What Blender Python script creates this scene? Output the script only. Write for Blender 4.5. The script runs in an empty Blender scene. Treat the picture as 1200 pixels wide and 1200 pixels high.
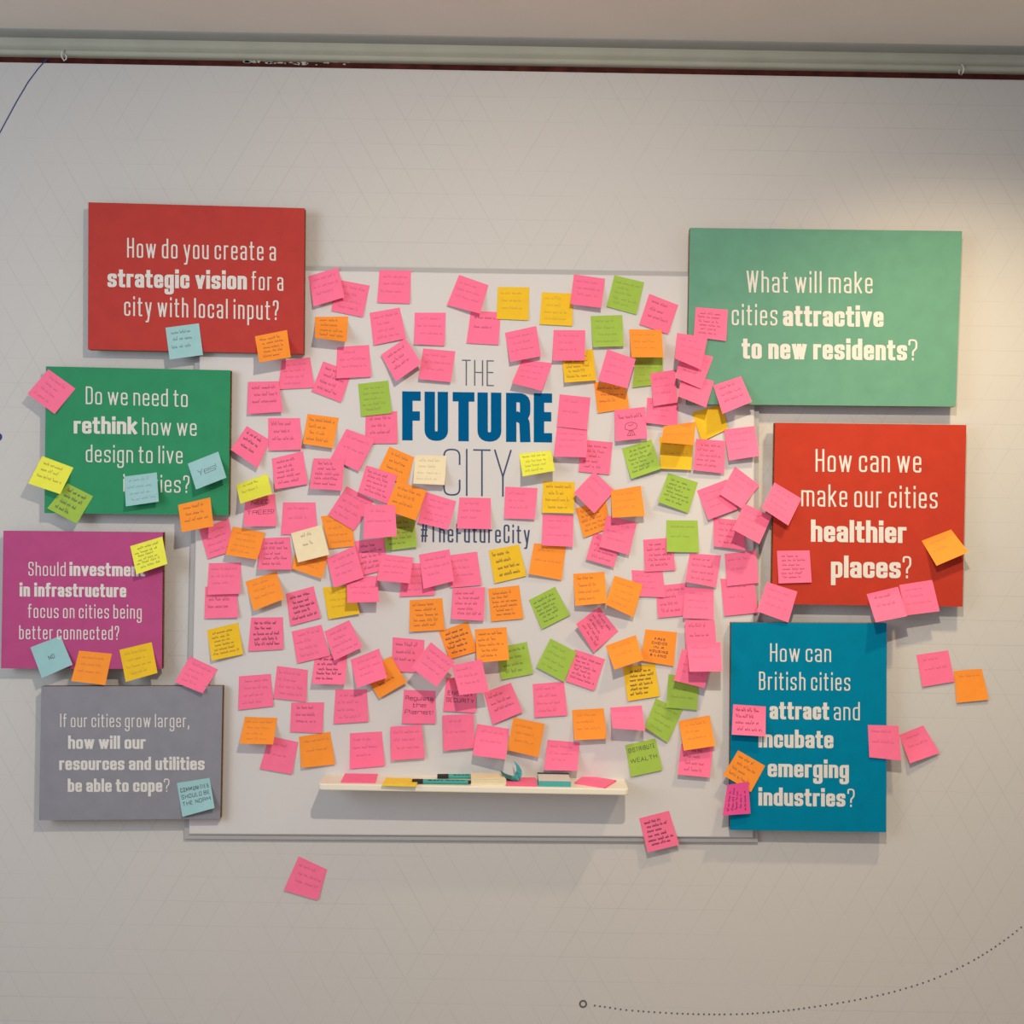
import bpy, math, random
import numpy as np
from mathutils import Matrix, Vector
random.seed(7)
C = bpy.context.scene.collection
SC = bpy.context.scene

# ------------------------------------------------------------------ camera, world, lights
D, CZ, F = 2.76, 1.50, 1380.0          # camera distance from the wall, height, focal length in pixels
RO = math.radians(1.0)
cr, sr = math.cos(RO), math.sin(RO)
cam_d = bpy.data.cameras.new('camera'); cam_d.sensor_width = 36; cam_d.lens = F / 1200 * 36
cam = bpy.data.objects.new('camera', cam_d); C.objects.link(cam)
cam.matrix_world = Matrix(((cr, -sr, 0, 0), (0, 0, -1, -D), (sr, cr, 0, CZ), (0, 0, 0, 1)))
SC.camera = cam

SC.view_settings.view_transform = 'Standard'; SC.view_settings.look = 'None'
SC.view_settings.gamma = 1; SC.view_settings.use_curve_mapping = False
SC.view_settings.exposure = 0.06

w = bpy.data.worlds.new('room_air'); SC.world = w; w.use_nodes = True
w.node_tree.nodes['Background'].inputs[0].default_value = (0.93, 0.94, 1.0, 1)
w.node_tree.nodes['Background'].inputs[1].default_value = 0.39

def look(o, target):
    o.rotation_euler = (Vector(target) - o.location).to_track_quat('-Z', 'Y').to_euler()
def spot(name, loc, target, power, col, size, angle, blend):
    l = bpy.data.lights.new(name, 'SPOT'); l.energy = power; l.color = col
    l.shadow_soft_size = size; l.spot_size = math.radians(angle); l.spot_blend = blend
    o = bpy.data.objects.new(name, l); C.objects.link(o); o.location = loc; look(o, target)
def area(name, loc, target, power, col, sx, sy):
    l = bpy.data.lights.new(name, 'AREA'); l.energy = power; l.color = col; l.shape = 'RECTANGLE'
    l.size = sx; l.size_y = sy
    o = bpy.data.objects.new(name, l); C.objects.link(o); o.location = loc; look(o, target)
spot('ceiling_downlight', (0.22, -1.90, 2.54), (0.02, 0, 0.62), 107, (1.0, 0.84, 0.65), 0.022, 118, 1.0)
spot('ceiling_wall_washer', (0.98, -0.85, 2.54), (1.10, 0, 1.00), 52, (1.0, 0.77, 0.44), 0.05, 98, 1.0)
area('window_daylight', (-2.3, -2.3, 1.9), (-0.1, 0, 1.15), 25, (0.80, 0.90, 1.0), 1.3, 1.3)

# ------------------------------------------------------------------ helpers
def bp(u, v, h=0.0):
    """point on the plane h metres in front of the wall that the photograph shows at pixel u, v"""
    xc, yc = (u - 600) / F, (600 - v) / F
    d = D - h
    return Vector(((xc * cr - yc * sr) * d, -h, CZ + (xc * sr + yc * cr) * d))

def mat(name, col, rough=0.75, spec=0.25, noise=0.0, nscale=60, bump=0.0, bscale=300, vary=0.0, metal=0.0):
    m = bpy.data.materials.new(name); m.use_nodes = True
    nt = m.node_tree; b = nt.nodes['Principled BSDF']
    b.inputs['Base Color'].default_value = (*col, 1)
    b.inputs['Roughness'].default_value = rough
    b.inputs['Specular IOR Level'].default_value = spec
    b.inputs['Metallic'].default_value = metal
    tc = nt.nodes.new('ShaderNodeTexCoord')
    last = None
    if noise or vary:
        hs = nt.nodes.new('ShaderNodeHueSaturation'); hs.inputs['Color'].default_value = (*col, 1)
        val = None
        if noise:
            n = nt.nodes.new('ShaderNodeTexNoise'); n.inputs['Scale'].default_value = nscale
            n.inputs['Detail'].default_value = 4
            nt.links.new(tc.outputs['Object'], n.inputs['Vector'])
            mr = nt.nodes.new('ShaderNodeMapRange'); mr.inputs['From Min'].default_value = 0.3; mr.inputs['From Max'].default_value = 0.7
            mr.inputs['To Min'].default_value = 1 - noise; mr.inputs['To Max'].default_value = 1 + noise
            nt.links.new(n.outputs['Fac'], mr.inputs['Value']); val = mr.outputs[0]
        if vary:
            oi = nt.nodes.new('ShaderNodeObjectInfo')
            mr = nt.nodes.new('ShaderNodeMapRange')
            mr.inputs['To Min'].default_value = 1 - vary; mr.inputs['To Max'].default_value = 1
            nt.links.new(oi.outputs['Random'], mr.inputs['Value'])
            if val is None: val = mr.outputs[0]
            else:
                mm = nt.nodes.new('ShaderNodeMath'); mm.operation = 'MULTIPLY'
                nt.links.new(val, mm.inputs[0]); nt.links.new(mr.outputs[0], mm.inputs[1]); val = mm.outputs[0]
        nt.links.new(val, hs.inputs['Value'])
        nt.links.new(hs.outputs['Color'], b.inputs['Base Color'])
    if bump:
        n = nt.nodes.new('ShaderNodeTexNoise'); n.inputs['Scale'].default_value = bscale
        nt.links.new(tc.outputs['Object'], n.inputs['Vector'])
        bu = nt.nodes.new('ShaderNodeBump'); bu.inputs['Strength'].default_value = bump; bu.inputs['Distance'].default_value = 0.002
        nt.links.new(n.outputs['Fac'], bu.inputs['Height']); nt.links.new(bu.outputs[0], b.inputs['Normal'])
    return m

M = {}
NOTE_COL = {'p': (1.0, 0.195, 0.36), 'o': (1.0, 0.33, 0.045), 'y': (0.86, 0.55, 0.03), 'l': (0.84, 0.86, 0.09),
            'g': (0.36, 0.56, 0.085), 'b': (0.34, 0.60, 0.63), 's': (0.93, 0.68, 0.07), 'c': (0.88, 0.77, 0.52), 'm': (0.82, 0.09, 0.33)}
for k, c in NOTE_COL.items():
    M[k] = mat('note_paper_' + k, c, 0.8, 0.15, 0.03, 40, 0.05, 500, 0.06)
M['ink'] = mat('ink_dark', (0.085, 0.04, 0.085), 0.6)
M['ink_thin'] = mat('ink_ballpoint', (0.16, 0.07, 0.16), 0.6)
M['red'] = mat('panel_red', (0.48, 0.052, 0.045), 0.7, 0.1, 0.05, 25, 0.08, 260)
M['green'] = mat('panel_green', (0.028, 0.27, 0.125), 0.7, 0.2, 0.05, 25, 0.08, 260)
M['magenta'] = mat('panel_magenta', (0.475, 0.078, 0.235), 0.7, 0.1, 0.05, 25, 0.08, 260)
M['grey'] = mat('panel_grey', (0.26, 0.265, 0.31), 0.7, 0.2, 0.05, 25, 0.08, 260)
M['teal'] = mat('panel_teal', (0.135, 0.335, 0.245), 0.7, 0.1, 0.05, 25, 0.08, 260)
M['vermilion'] = mat('panel_vermilion', (0.48, 0.045, 0.024), 0.7, 0.1, 0.05, 25, 0.08, 260)
M['blue'] = mat('panel_blue', (0.0, 0.21, 0.37), 0.7, 0.05, 0.05, 25, 0.08, 260)
M['white_print'] = mat('white_print', (0.72, 0.71, 0.68), 0.7, 0.2, 0.05, 200)
M['cardboard'] = mat('brown_cardboard', (0.30, 0.17, 0.09), 0.9, 0.1, 0.15, 80)
M['title_blue'] = mat('title_blue', (0.0, 0.105, 0.28), 0.7, 0.03)
M['title_slate'] = mat('title_slate', (0.045, 0.075, 0.17), 0.6)
M['title_grey'] = mat('title_grey', (0.12, 0.135, 0.19), 0.6)
M['board'] = mat('board_white', (0.66, 0.655, 0.66), 0.65, 0.25, 0.012, 6, 0.04, 150)
M['board_trim'] = mat('board_trim_grey', (0.42, 0.42, 0.43), 0.6, 0.3)
M['shelf'] = mat('shelf_cream', (0.86, 0.82, 0.69), 0.45, 0.4)
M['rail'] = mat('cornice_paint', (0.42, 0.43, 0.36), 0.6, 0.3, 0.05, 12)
M['rail_cove'] = mat('cornice_cove_shaded', (0.34, 0.355, 0.34), 0.65, 0.3, 0.04, 12)  # darker than the cornice: the cove's shade is put into its colour
M['old'] = mat('old_paint_red_brown', (0.075, 0.018, 0.014), 0.85, 0.1, 0.4, 30)
M['chip'] = mat('flaked_plaster', (0.5, 0.49, 0.44), 0.9, 0.1, 0.2, 60)
M['ceiling'] = mat('ceiling_paint', (0.80, 0.77, 0.715), 0.8, 0.2, 0.02, 5)
M['floor'] = mat('floor_boards', (0.42, 0.32, 0.23), 0.6, 0.3, 0.2, 8)
M['hook'] = mat('white_hook', (0.75, 0.74, 0.7), 0.4, 0.5)
M['pen_black'] = mat('pen_cap_black', (0.012, 0.010, 0.016), 0.35, 0.5)
M['pen_teal'] = mat('pen_barrel_teal', (0.05, 0.37, 0.34), 0.35, 0.5)
M['pad_white'] = mat('pad_white', (0.66, 0.66, 0.62), 0.8)
M['pad_teal'] = mat('pad_teal', (0.10, 0.45, 0.44), 0.7)
M['pad_dark'] = mat('pad_cover_dark', (0.06, 0.045, 0.05), 0.7)
M['blue_line'] = mat('printed_blue', (0.015, 0.05, 0.20), 0.6)
M['grey_line'] = mat('printed_grey', (0.13, 0.12, 0.12), 0.6)

def wall_material():
    """off-white printed sheet with a faint isometric grid of grey lines and dots"""
    m = mat('printed_wall_sheet', (0.60, 0.595, 0.585), 0.75, 0.2, 0.0, 5, 0.05, 120)
    nt = m.node_tree; N = nt.nodes.new; L = nt.links.new; b = nt.nodes['Principled BSDF']
    tc = N('ShaderNodeTexCoord')
    def math_(op, a, bb=None):
        n = N('ShaderNodeMath'); n.operation = op
        for i, x in enumerate((a, bb)):
            if x is None: continue
            if isinstance(x, (int, float)): n.inputs[i].default_value = x
            else: L(x, n.inputs[i])
        return n.outputs[0]
    sx = N('ShaderNodeSeparateXYZ'); L(tc.outputs['Object'], sx.inputs[0])
    x, z = sx.outputs[0], sx.outputs[2]
    S = 0.0575                                   # spacing between parallel lines
    tot = None
    for i, (ax, az) in enumerate(((0, 1), (math.sin(math.radians(60)), 0.5), (math.sin(math.radians(60)), -0.5))):
        d = math_('ADD', math_('MULTIPLY', x, ax / S), math_('MULTIPLY', z, az / S))
        f = math_('ABSOLUTE', math_('SUBTRACT', math_('FRACT', math_('ADD', d, 100.0)), 0.5))   # .5 on a line
        ln = math_('GREATER_THAN', f, 0.5 - 0.016)
        nz = N('ShaderNodeTexNoise'); nz.inputs['Scale'].default_value = 2.2 + i; nz.inputs['Detail'].default_value = 3
        L(tc.outputs['Object'], nz.inputs['Vector'])
        mr = N('ShaderNodeMapRange'); mr.inputs['From Min'].default_value = 0.42; mr.inputs['From Max'].default_value = 0.62
        mr.inputs['To Min'].default_value = 0.15; mr.inputs['To Max'].default_value = 1; L(nz.outputs['Fac'], mr.inputs['Value'])
        k = math_('MULTIPLY', ln, mr.outputs[0])
        tot = k if tot is None else math_('MAXIMUM', tot, k)
    mix = N('ShaderNodeMix'); mix.data_type = 'RGBA'
    mix.inputs['A'].default_value = (0.60, 0.595, 0.585, 1); mix.inputs['B'].default_value = (0.40, 0.40, 0.41, 1)
    L(math_('MULTIPLY', tot, 0.34), mix.inputs['Factor']); L(mix.outputs['Result'], b.inputs['Base Color'])
    return m
M['wall'] = wall_material()

def obj(name, verts, faces, m, parent=None, origin=None, smooth=False):
    me = bpy.data.meshes.new(name)
    o0 = Vector(origin) if origin is not None else Vector((0, 0, 0))
    me.from_pydata([tuple(Vector(v) - o0) for v in verts], [], faces); me.update()
    if smooth:
        for p in me.polygons: p.use_smooth = True
    me.materials.append(m)
    o = bpy.data.objects.new(name, me); C.objects.link(o)
    if parent is None: o.location = o0
    else:
        o.parent = parent; o.location = o0 - parent.location
    return o
def empty(name, loc):
    o = bpy.data.objects.new(name, None); o.empty_display_size = 0.05; C.objects.link(o); o.location = loc
    return o
def tag(o, label=None, cat=None, group=None, kind=None):
    for k, v in (('label', label), ('category', cat), ('group', group), ('kind', kind)):
        if v: o[k] = v
    return o
BOXF = [(0, 1, 2, 3), (7, 6, 5, 4), (0, 4, 5, 1), (1, 5, 6, 2), (2, 6, 7, 3), (3, 7, 4, 0)]
def box(x0, x1, y0, y1, z0, z1):
    return [(x0, y0, z0), (x1, y0, z0), (x1, y0, z1), (x0, y0, z1), (x0, y1, z0), (x1, y1, z0), (x1, y1, z1), (x0, y1, z1)]
def boxes(lst):
    V, Fc = [], []
    for b in lst:
        n = len(V); V += box(*b) if len(b) == 6 else b; Fc += [tuple(i + n for i in f) for f in BOXF]
    return V, Fc
def quadbox(c, h0, h1):
    """slab over the photographed quadrilateral c (TL TR BR BL), its face h1 and its back h0 in front of the wall"""
    TL, TR, BR, BL = [bp(x, y, h1) for x, y in c]
    fr = [BL, BR, TR, TL]
    return [tuple(p) for p in fr] + [(p.x, -h0, p.z) for p in fr]

# ------------------------------------------------------------------ the room
CEIL = bp(600, 44, 0.05).z
wall_top = bp(600, 83.5, 0).z
cv_, cf_ = boxes([(-3, 3, 0, 0.03, 0, wall_top)])
wall = obj('wall_back', cv_, cf_, M['wall']); tag(wall, kind='structure', label='off-white wall sheet printed with a faint triangular line grid')
old_v, old_f = boxes([(-3, 3, 0.008, 0.08, wall_top - 0.02, CEIL)])
o = obj('trim_1', old_v, old_f, M['old']); tag(o, kind='structure', label='dark red-brown strip of old wall above the printed sheet')
# flaked plaster on the strip
vv, ff = [], []
for i in range(46):
    t = random.random() ** 1.3; u = 288 + 125 * t; du = random.uniform(1, 6) * (1 - 0.6 * t)
    v0 = 66.5 + (u - 288) * 0.0175 + 3 + random.uniform(0, 3.5 + 3 * t); dv = random.uniform(0.8, 2.6) * (1 - 0.6 * t)
    n = len(vv); c = bp(u, v0, -0.007)
    k = 6
    for hh in (-0.007, -0.0045):
        for a in range(k):
            r = random.uniform(0.7, 1.1)
            vv.append((c.x + math.cos(a * 6.283 / k) * du * 0.002 * r, -hh, c.z + math.sin(a * 6.283 / k) * dv * 0.002 * r))
    ff.append(tuple(n + k + a for a in range(k))[::-1])
    for a in range(k): ff.append((n + a, n + (a + 1) % k, n + k + (a + 1) % k, n + k + a))
fl = obj('flaked_plaster', vv, ff, M['chip'], o); fl['kind'] = 'stuff'
# cornice profile: (height above the bottom of the cornice in metres, distance from the wall)
cz0 = bp(600, 75.5, 0.0).z
def extrude_profile(name, prof, m, parent=None, smooth=True):
    V, Fc = [], []
    n = len(prof)
    for x in (-3, 3):
        for (z, h) in prof: V.append((x, -h, cz0 + z))
    for i in range(n - 1): Fc.append((i, i + 1, n + i + 1, n + i)[::-1])
    return obj(name, V, Fc, m, parent, smooth=smooth)
top = CEIL - cz0
bead = [(0, -0.02), (0, 0.004), (0.002, 0.009), (0.006, 0.012), (0.010, 0.012), (0.013, 0.010), (0.0145, 0.005)]
corn = extrude_profile('trim_2', bead + [(0.015, 0.004), (0.0165, 0.012), (0.024, 0.016), (0.033, 0.018), (0.036, 0.018)], M['rail'])
tag(corn, kind='structure', label='painted cornice moulding below the ceiling')
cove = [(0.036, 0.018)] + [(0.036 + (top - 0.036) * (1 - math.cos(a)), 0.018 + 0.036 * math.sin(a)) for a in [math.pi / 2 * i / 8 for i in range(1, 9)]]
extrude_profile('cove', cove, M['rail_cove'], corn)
v, f = boxes([(-3, 3, -4.2, 0.1, CEIL, CEIL + 0.05)])
tag(obj('ceiling', v, f, M['ceiling']), kind='structure')
v, f = boxes([(-3, 3, -4.2, 0.1, -0.05, 0)])
tag(obj('floor', v, f, M['floor']), kind='structure')

def ribbon(pts, wx, wz=None, cap=0.0):
    """flat stroke in the plane: pts 2D, elliptical pen wx by wz; returns left and right outlines"""
    wz = wz or wx
    P = [Vector((p[0], p[1])) for p in pts]
    q = [P[0]]
    for p in P[1:]:
        if (p - q[-1]).length > 1e-6: q.append(p)
    P = q
    if len(P) < 2: return []
    def seg(a, b):
        d = (b - a)
        # normalise in pen space
        e = Vector((d.x / wx, d.y / wz)); e.normalize(); return e
    if cap:
        e = seg(P[0], P[1]); P[0] = P[0] - Vector((e.x * wx, e.y * wz)) * 0.5 * cap
        e = seg(P[-2], P[-1]); P[-1] = P[-1] + Vector((e.x * wx, e.y * wz)) * 0.5 * cap
    out = []
    for i, p in enumerate(P):
        ds = []
        if i > 0: ds.append(seg(P[i - 1], p))
        if i < len(P) - 1: ds.append(seg(p, P[i + 1]))
        if len(ds) == 2:
            t = ds[0] + ds[1]
            if t.length < 1e-3: t = ds[0]
            t.normalize(); k = 1 / max(0.55, t.dot(ds[0]))
        else: t, k = ds[0], 1
        nrm = Vector((-t.y * wx, t.x * wz)) * 0.5 * k
        out.append((p + nrm, p - nrm))
    return out

# printed marks on the wall sheet
def wall_strip(name, pts, wpx, m, lab):
    V, Fc = [], []
    rb = ribbon([(a, b) for a, b in pts], wpx)
    for l, r in rb:
        V += [tuple(bp(l.x, l.y, 0.0006)), tuple(bp(r.x, r.y, 0.0006))]
    Fc = [(2 * i, 2 * i + 1, 2 * i + 3, 2 * i + 2) for i in range(len(rb) - 1)]
    o = obj(name, V, Fc, m, wall); o['label'] = lab
wall_strip('printed_line', [(54.5, 69.5), (45, 80), (33, 96), (20, 118), (8, 140), (0, 155), (-12, 180), (-30, 225), (-52, 300)], 1.3, M['blue_line'], 'thin dark blue curved line')
def disc(u, v, r0, r1, n=20):
    V, Fc = [], []
    for i in range(n):
        a = i * 2 * math.pi / n
        for r in (r0, r1): V.append(tuple(bp(u + math.cos(a) * r, v + math.sin(a) * r, 0.0007)))
    for i in range(n):
        j = (i + 1) % n; Fc.append((2 * i, 2 * i + 1, 2 * j + 1, 2 * j))
    return V, Fc
v, f = disc(-2.5, 512, 0.01, 5); obj('printed_dot', v, f, M['blue_line'], wall)['label'] = 'dark blue dot at the left edge'
v, f = disc(683.3, 1176.5, 2.7, 4.7); obj('printed_ring', v, f, M['grey_line'], wall)['label'] = 'small grey ring where the dotted line starts'
ctrl = [(691, 1177.6), (712, 1180.5), (738, 1184), (800, 1188), (860, 1188.6), (905, 1186), (950, 1180.5), (1000, 1172.5), (1050, 1161.5), (1100, 1145), (1150, 1120), (1200, 1084), (1250, 1035), (1290, 985)]
dots = []
def catmull(p, n=30):
    out = []
    for i in range(len(p) - 1):
        a, b, c, d = p[max(i - 1, 0)], p[i], p[i + 1], p[min(i + 2, len(p) - 1)]
        for k in range(n):
            t = k / n
            out.append(tuple(0.5 * (2 * b[j] + (c[j] - a[j]) * t + (2 * a[j] - 5 * b[j] + 4 * c[j] - d[j]) * t * t + (3 * b[j] - a[j] - 3 * c[j] + d[j]) * t ** 3) for j in (0, 1)))
    return out + [p[-1]]
cp = catmull(ctrl); acc = 0; V, Fc = [], []
for a, b in zip(cp, cp[1:]):
    acc += math.dist(a, b)
    if acc >= 5.7:
        acc = 0; n = len(V)
        V += [tuple(bp(b[0] + math.cos(k * math.pi / 4) * 1.15, b[1] + math.sin(k * math.pi / 4) * 1.15, 0.0006)) for k in range(8)]
        Fc.append(tuple(range(n, n + 8)))
o = obj('printed_dotted_line', V, Fc, M['grey_line'], wall); o['kind'] = 'stuff'; o['label'] = 'grey dotted curve rising to the right'

# ------------------------------------------------------------------ lettering
X = 0.72
G = {   # width, strokes; a point's third value 0 keeps that corner sharp
 'a': (1, [[(0, .6), (0, X), (1, X), (1, 0)], [(1, .38), (0, .38), (0, 0), (1, 0)]]),
 'b': (1, [[(0, 1), (0, 0)], [(0, X), (1, X), (1, 0), (0, 0)]]),
 'c': (1, [[(1, .5), (1, X), (0, X), (0, 0), (1, 0), (1, .22)]]),
 'd': (1, [[(1, 1), (1, 0)], [(1, X), (0, X), (0, 0), (1, 0)]]),
 'e': (1, [[(0, .385), (1, .385, 0), (1, X), (0, X), (0, 0), (1, 0), (1, .14)]]),
 'f': (.62, [[(1, 1), (.3, 1), (.3, 0)], [(-.1, X), (1, X)]]),
 'g': (1, [[(1, 0), (0, 0), (0, X), (1, X)], [(1, X), (1, -.26), (0, -.26), (0, -.12)]]),
 'h': (1, [[(0, 1), (0, 0)], [(0, X), (1, X), (1, 0)]]),
 'i': (0, [[(0, X), (0, 0)], [(0, .93), (0, 1)]]),
 'k': (1, [[(0, 1), (0, 0)], [(1, X), (.15, .34)], [(.3, .45), (1, 0)]]),
 'l': (0, [[(0, 1), (0, 0)]]),
 'm': (1.9, [[(0, X), (0, 0)], [(0, X), (.5, X), (.5, 0)], [(.5, X), (1, X), (1, 0)]]),
 'n': (1, [[(0, X), (0, 0)], [(0, X), (1, X), (1, 0)]]),
 'o': (1, [[(.5, 0), (0, 0), (0, X), (1, X), (1, 0), (.5, 0)]]),
 'p': (1, [[(0, X), (0, -.26)], [(0, X), (1, X), (1, 0), (0, 0)]]),
 'r': (.6, [[(0, X), (0, 0)], [(0, .5), (0, X), (1, X)]]),
 's': (1, [[(1, .59), (1, X), (0, X), (0, .39), (1, .33), (1, 0), (0, 0), (0, .13)]]),
 't': (.62, [[(.3, .93), (.3, 0), (1, 0)], [(-.1, X), (1, X)]]),
 'u': (1, [[(0, X), (0, 0), (1, 0)], [(1, X), (1, 0)]]),
 'v': (1.05, [[(0, X), (.5, 0, 0), (1, X)]]),
 'w': (1.75, [[(0, X), (.25, 0, 0), (.5, X, 0), (.75, 0, 0), (1, X)]]),
 'x': (1, [[(0, X), (1, 0)], [(1, X), (0, 0)]]),
 'y': (1.05, [[(0, X), (.52, .02)], [(1, X), (.42, -.26), (.1, -.26)]]),
 'z': (1, [[(0, X), (1, X, 0), (0, 0, 0), (1, 0)]]),
 'j': (.4, [[(1, X), (1, -.24), (0, -.24)], [(1, .93), (1, 1)]]),
 'A': (1.1, [[(0, 0), (.5, 1, 0), (1, 0)], [(.2, .32), (.8, .32)]]),
 'B': (1.05, [[(0, 0), (0, 1)], [(0, 1), (.94, 1), (.94, .54), (0, .54)], [(0, .54), (1, .54), (1, 0), (0, 0)]]),
 'C': (1.05, [[(1, .68), (1, 1), (0, 1), (0, 0), (1, 0), (1, .32)]]),
 'D': (1.05, [[(0, 0, 0), (0, 1, 0), (1, 1), (1, 0), (0, 0)]]),
 'E': (.85, [[(1, 1), (0, 1, 0), (0, 0, 0), (1, 0)], [(0, .53), (.9, .53)]]),
 'F': (.85, [[(1, 1), (0, 1, 0), (0, 0)], [(0, .5), (.9, .5)]]),
 'G': (1.05, [[(1, .7), (1, 1), (0, 1), (0, 0), (1, 0), (1, .45), (.6, .45)]]),
 'H': (1.1, [[(0, 0), (0, 1)], [(1, 0), (1, 1)], [(0, .52), (1, .52)]]),
 'I': (0, [[(0, 0), (0, 1)]]),
 'J': (.8, [[(1, 1), (1, 0), (0, 0), (0, .25)]]),
 'L': (.85, [[(0, 1), (0, 0, 0), (1, 0)]]),
 'M': (1.5, [[(0, 0), (0, 1, 0), (.5, .3, 0), (1, 1, 0), (1, 0)]]),
 'N': (1.1, [[(0, 0), (0, 1, 0), (1, 0, 0), (1, 1)]]),
 'O': (1.05, [[(.5, 0), (0, 0), (0, 1), (1, 1), (1, 0), (.5, 0)]]),
 'P': (1.0, [[(0, 0), (0, 1)], [(0, 1), (1, 1), (1, .48), (0, .48)]]),
 'R': (1.05, [[(0, 0), (0, 1)], [(0, 1), (1, 1), (1, .5), (0, .5)], [(.55, .5), (.95, .42, 1), (1, 0)]]),
 'S': (1.0, [[(1, .75), (1, 1), (0, 1), (0, .54), (1, .46), (1, 0), (0, 0), (0, .25)]]),
 'T': (1.05, [[(0, 1), (1, 1)], [(.5, 1), (.5, 0)]]),
 'U': (1.05, [[(0, 1), (0, 0), (1, 0), (1, 1)]]),
 'V': (1.1, [[(0, 1), (.5, 0, 0), (1, 1)]]),
 'W': (1.8, [[(0, 1), (.25, 0, 0), (.5, 1, 0), (.75, 0, 0), (1, 1)]]),
 'Y': (1.15, [[(0, 1), (.5, .42, 0), (1, 1)], [(.5, .42), (.5, 0)]]),
 '?': (.9, [[(0, .78), (0, 1), (1, 1), (1, .58), (.5, .42), (.5, .24)], [(.5, 0), (.5, .05)]]),
 '!': (0, [[(0, 1), (0, .3)], [(0, 0), (0, .05)]]),
 ',': (0, [[(0, .06), (-.25, -.12)]]),
 '#': (1.2, [[(.3, 1), (.12, 0)], [(.88, 1), (.7, 0)], [(0, .68), (1, .68)], [(0, .32), (1, .32)]]),
 '&': (1.1, [[(1, 0), (.1, .8), (.4, 1), (.7, .8), (0, .3), (.3, 0), (1, .4)]]),
}
def round_path(pts, r):
    out = []
    n = len(pts)
    for i, p in enumerate(pts):
        keep = len(p) > 2 and p[2] == 0
        if i in (0, n - 1) or keep or r <= 0: out.append((p[0], p[1])); continue
        a, b, c = Vector(pts[i - 1][:2]), Vector(p[:2]), Vector(pts[i + 1][:2])
        rr = min(r, (a - b).length * 0.48, (c - b).length * 0.48)
        s, e = b + (a - b).normalized() * rr, b + (c - b).normalized() * rr
        for k in range(6):
            t = k / 5; q = s * (1 - t) ** 2 + b * 2 * t * (1 - t) + e * t * t
            out.append((q.x, q.y))
    return out
def layout(text, W, gap, sw):
    """advance widths (in cap heights) of a text whose unit letter is W wide with strokes sw"""
    xs, x = [], 0
    for ch in text:
        if ch == ' ': xs.append((x, 0)); x += W * 0.5; continue
        w_ = G[ch][0] * (W - sw) + sw
        xs.append((x, w_)); x += w_ + gap
    return xs, x - gap
def text_strokes(text, x0, x1, cap, sx, sy, gapr, rad):
    """strokes of text fitted between x0 and x1 (pixels) at cap height cap, in a local frame with y up"""
    W = cap * 0.40
    for _ in range(12):                          # solve for the unit letter width that fills the span
        xs, tot = layout(text, W, gapr, sx); W *= (x1 - x0) / tot if tot > 0 else 1
        W = max(W, sx * 1.3)
    xs, tot = layout(text, W, gapr, sx); k = (x1 - x0) / tot
    out = []
    for ch, (x, w_) in zip(text, xs):
        if ch == ' ': continue
        for s in G[ch][1]:
            pts = []
            for p in s:
                px = x0 + (x + sx / 2 + p[0] * (w_ - sx)) * k
                if G[ch][0] == 0: px = x0 + (x + sx / 2 + p[0] * sx) * k
                y = p[1]
                py = y * cap
                top_ = X * cap if (y <= X and ch.islower()) else cap
                if y >= 0: py = sy / 2 + (y * cap) * (top_ - sy) / top_ if top_ > sy else py
                pts.append((px, py) + tuple(p[2:]))
            cuts = [0]
            for i_ in range(1, len(pts) - 1):
                a_ = Vector(pts[i_][:2]) - Vector(pts[i_ - 1][:2]); b_ = Vector(pts[i_ + 1][:2]) - Vector(pts[i_][:2])
                if len(pts[i_]) > 2 and pts[i_][2] == 0 and a_.normalized().dot(b_.normalized()) < -0.2: cuts.append(i_)
            cuts.append(len(pts) - 1)
            for a_, b_ in zip(cuts, cuts[1:]): out.append(round_path(pts[a_:b_ + 1], rad))
    return out
def lettering(name, lines, m, parent, h, lab=None):
    """lines: (text, x0, x1, base0, base1, cap, sx, sy, gap) -> one flat mesh just in front of face height h"""
    V, Fc = [], []
    hh = h + 0.0004; j = 0
    for (text, x0, x1, b0, b1, cap, sx, sy, gap) in lines:
        for s in text_strokes(text, x0, x1, cap, sx, sy, gap, cap * 0.11 if sx > cap * 0.15 else cap * 0.16):
            rb = ribbon(s, sx, sy, 1.0); j += 1
            if not rb: continue
            n = len(V); hj = hh + (j % 5) * 0.00004
            for l, r in rb:
                hj += 0.000012
                for q in (l, r):
                    t = (q.x - x0) / max(1, x1 - x0)
                    V.append(tuple(bp(q.x, b0 + (b1 - b0) * t - q.y, hj)))
            Fc += [(n + 2 * i, n + 2 * i + 1, n + 2 * i + 3, n + 2 * i + 2) for i in range(len(rb) - 1)]
    o = obj(name, V, Fc, m, parent)
    if lab: o['label'] = lab
    return o

# ------------------------------------------------------------------ the display board
BH = 0.015; PH = 0.040; PT = 0.018
supports = []                                      # (photo quadrilateral, face height)
BQ = [(230.5, 310), (890, 319.5), (888, 987), (216, 983)]
def inset(c, d):
    cx = sum(p[0] for p in c) / 4; cy = sum(p[1] for p in c) / 4
    return [(p[0] + (d if p[0] < cx else -d), p[1] + (d if p[1] < cy else -d)) for p in c]
board = empty('display_board', bp(552, 985, 0)); tag(board, 'large white display board behind most of the sticky notes', 'board')
IQ = inset(BQ, 5.5)
v = quadbox(IQ, 0.0012, BH)
fr = quadbox(inset(IQ, 1.2), BH, BH + 0.0015)     # softened edge
V = v[4:] + v[:4] + fr[:4]
Fc = [(8, 9, 10, 11)] + [(4 + i, 4 + (i + 1) % 4, 8 + (i + 1) % 4, 8 + i) for i in range(4)] + [(i, (i + 1) % 4, 4 + (i + 1) % 4, 4 + i) for i in range(4)]
obj('board_face', V, Fc, M['board'], board)
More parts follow.
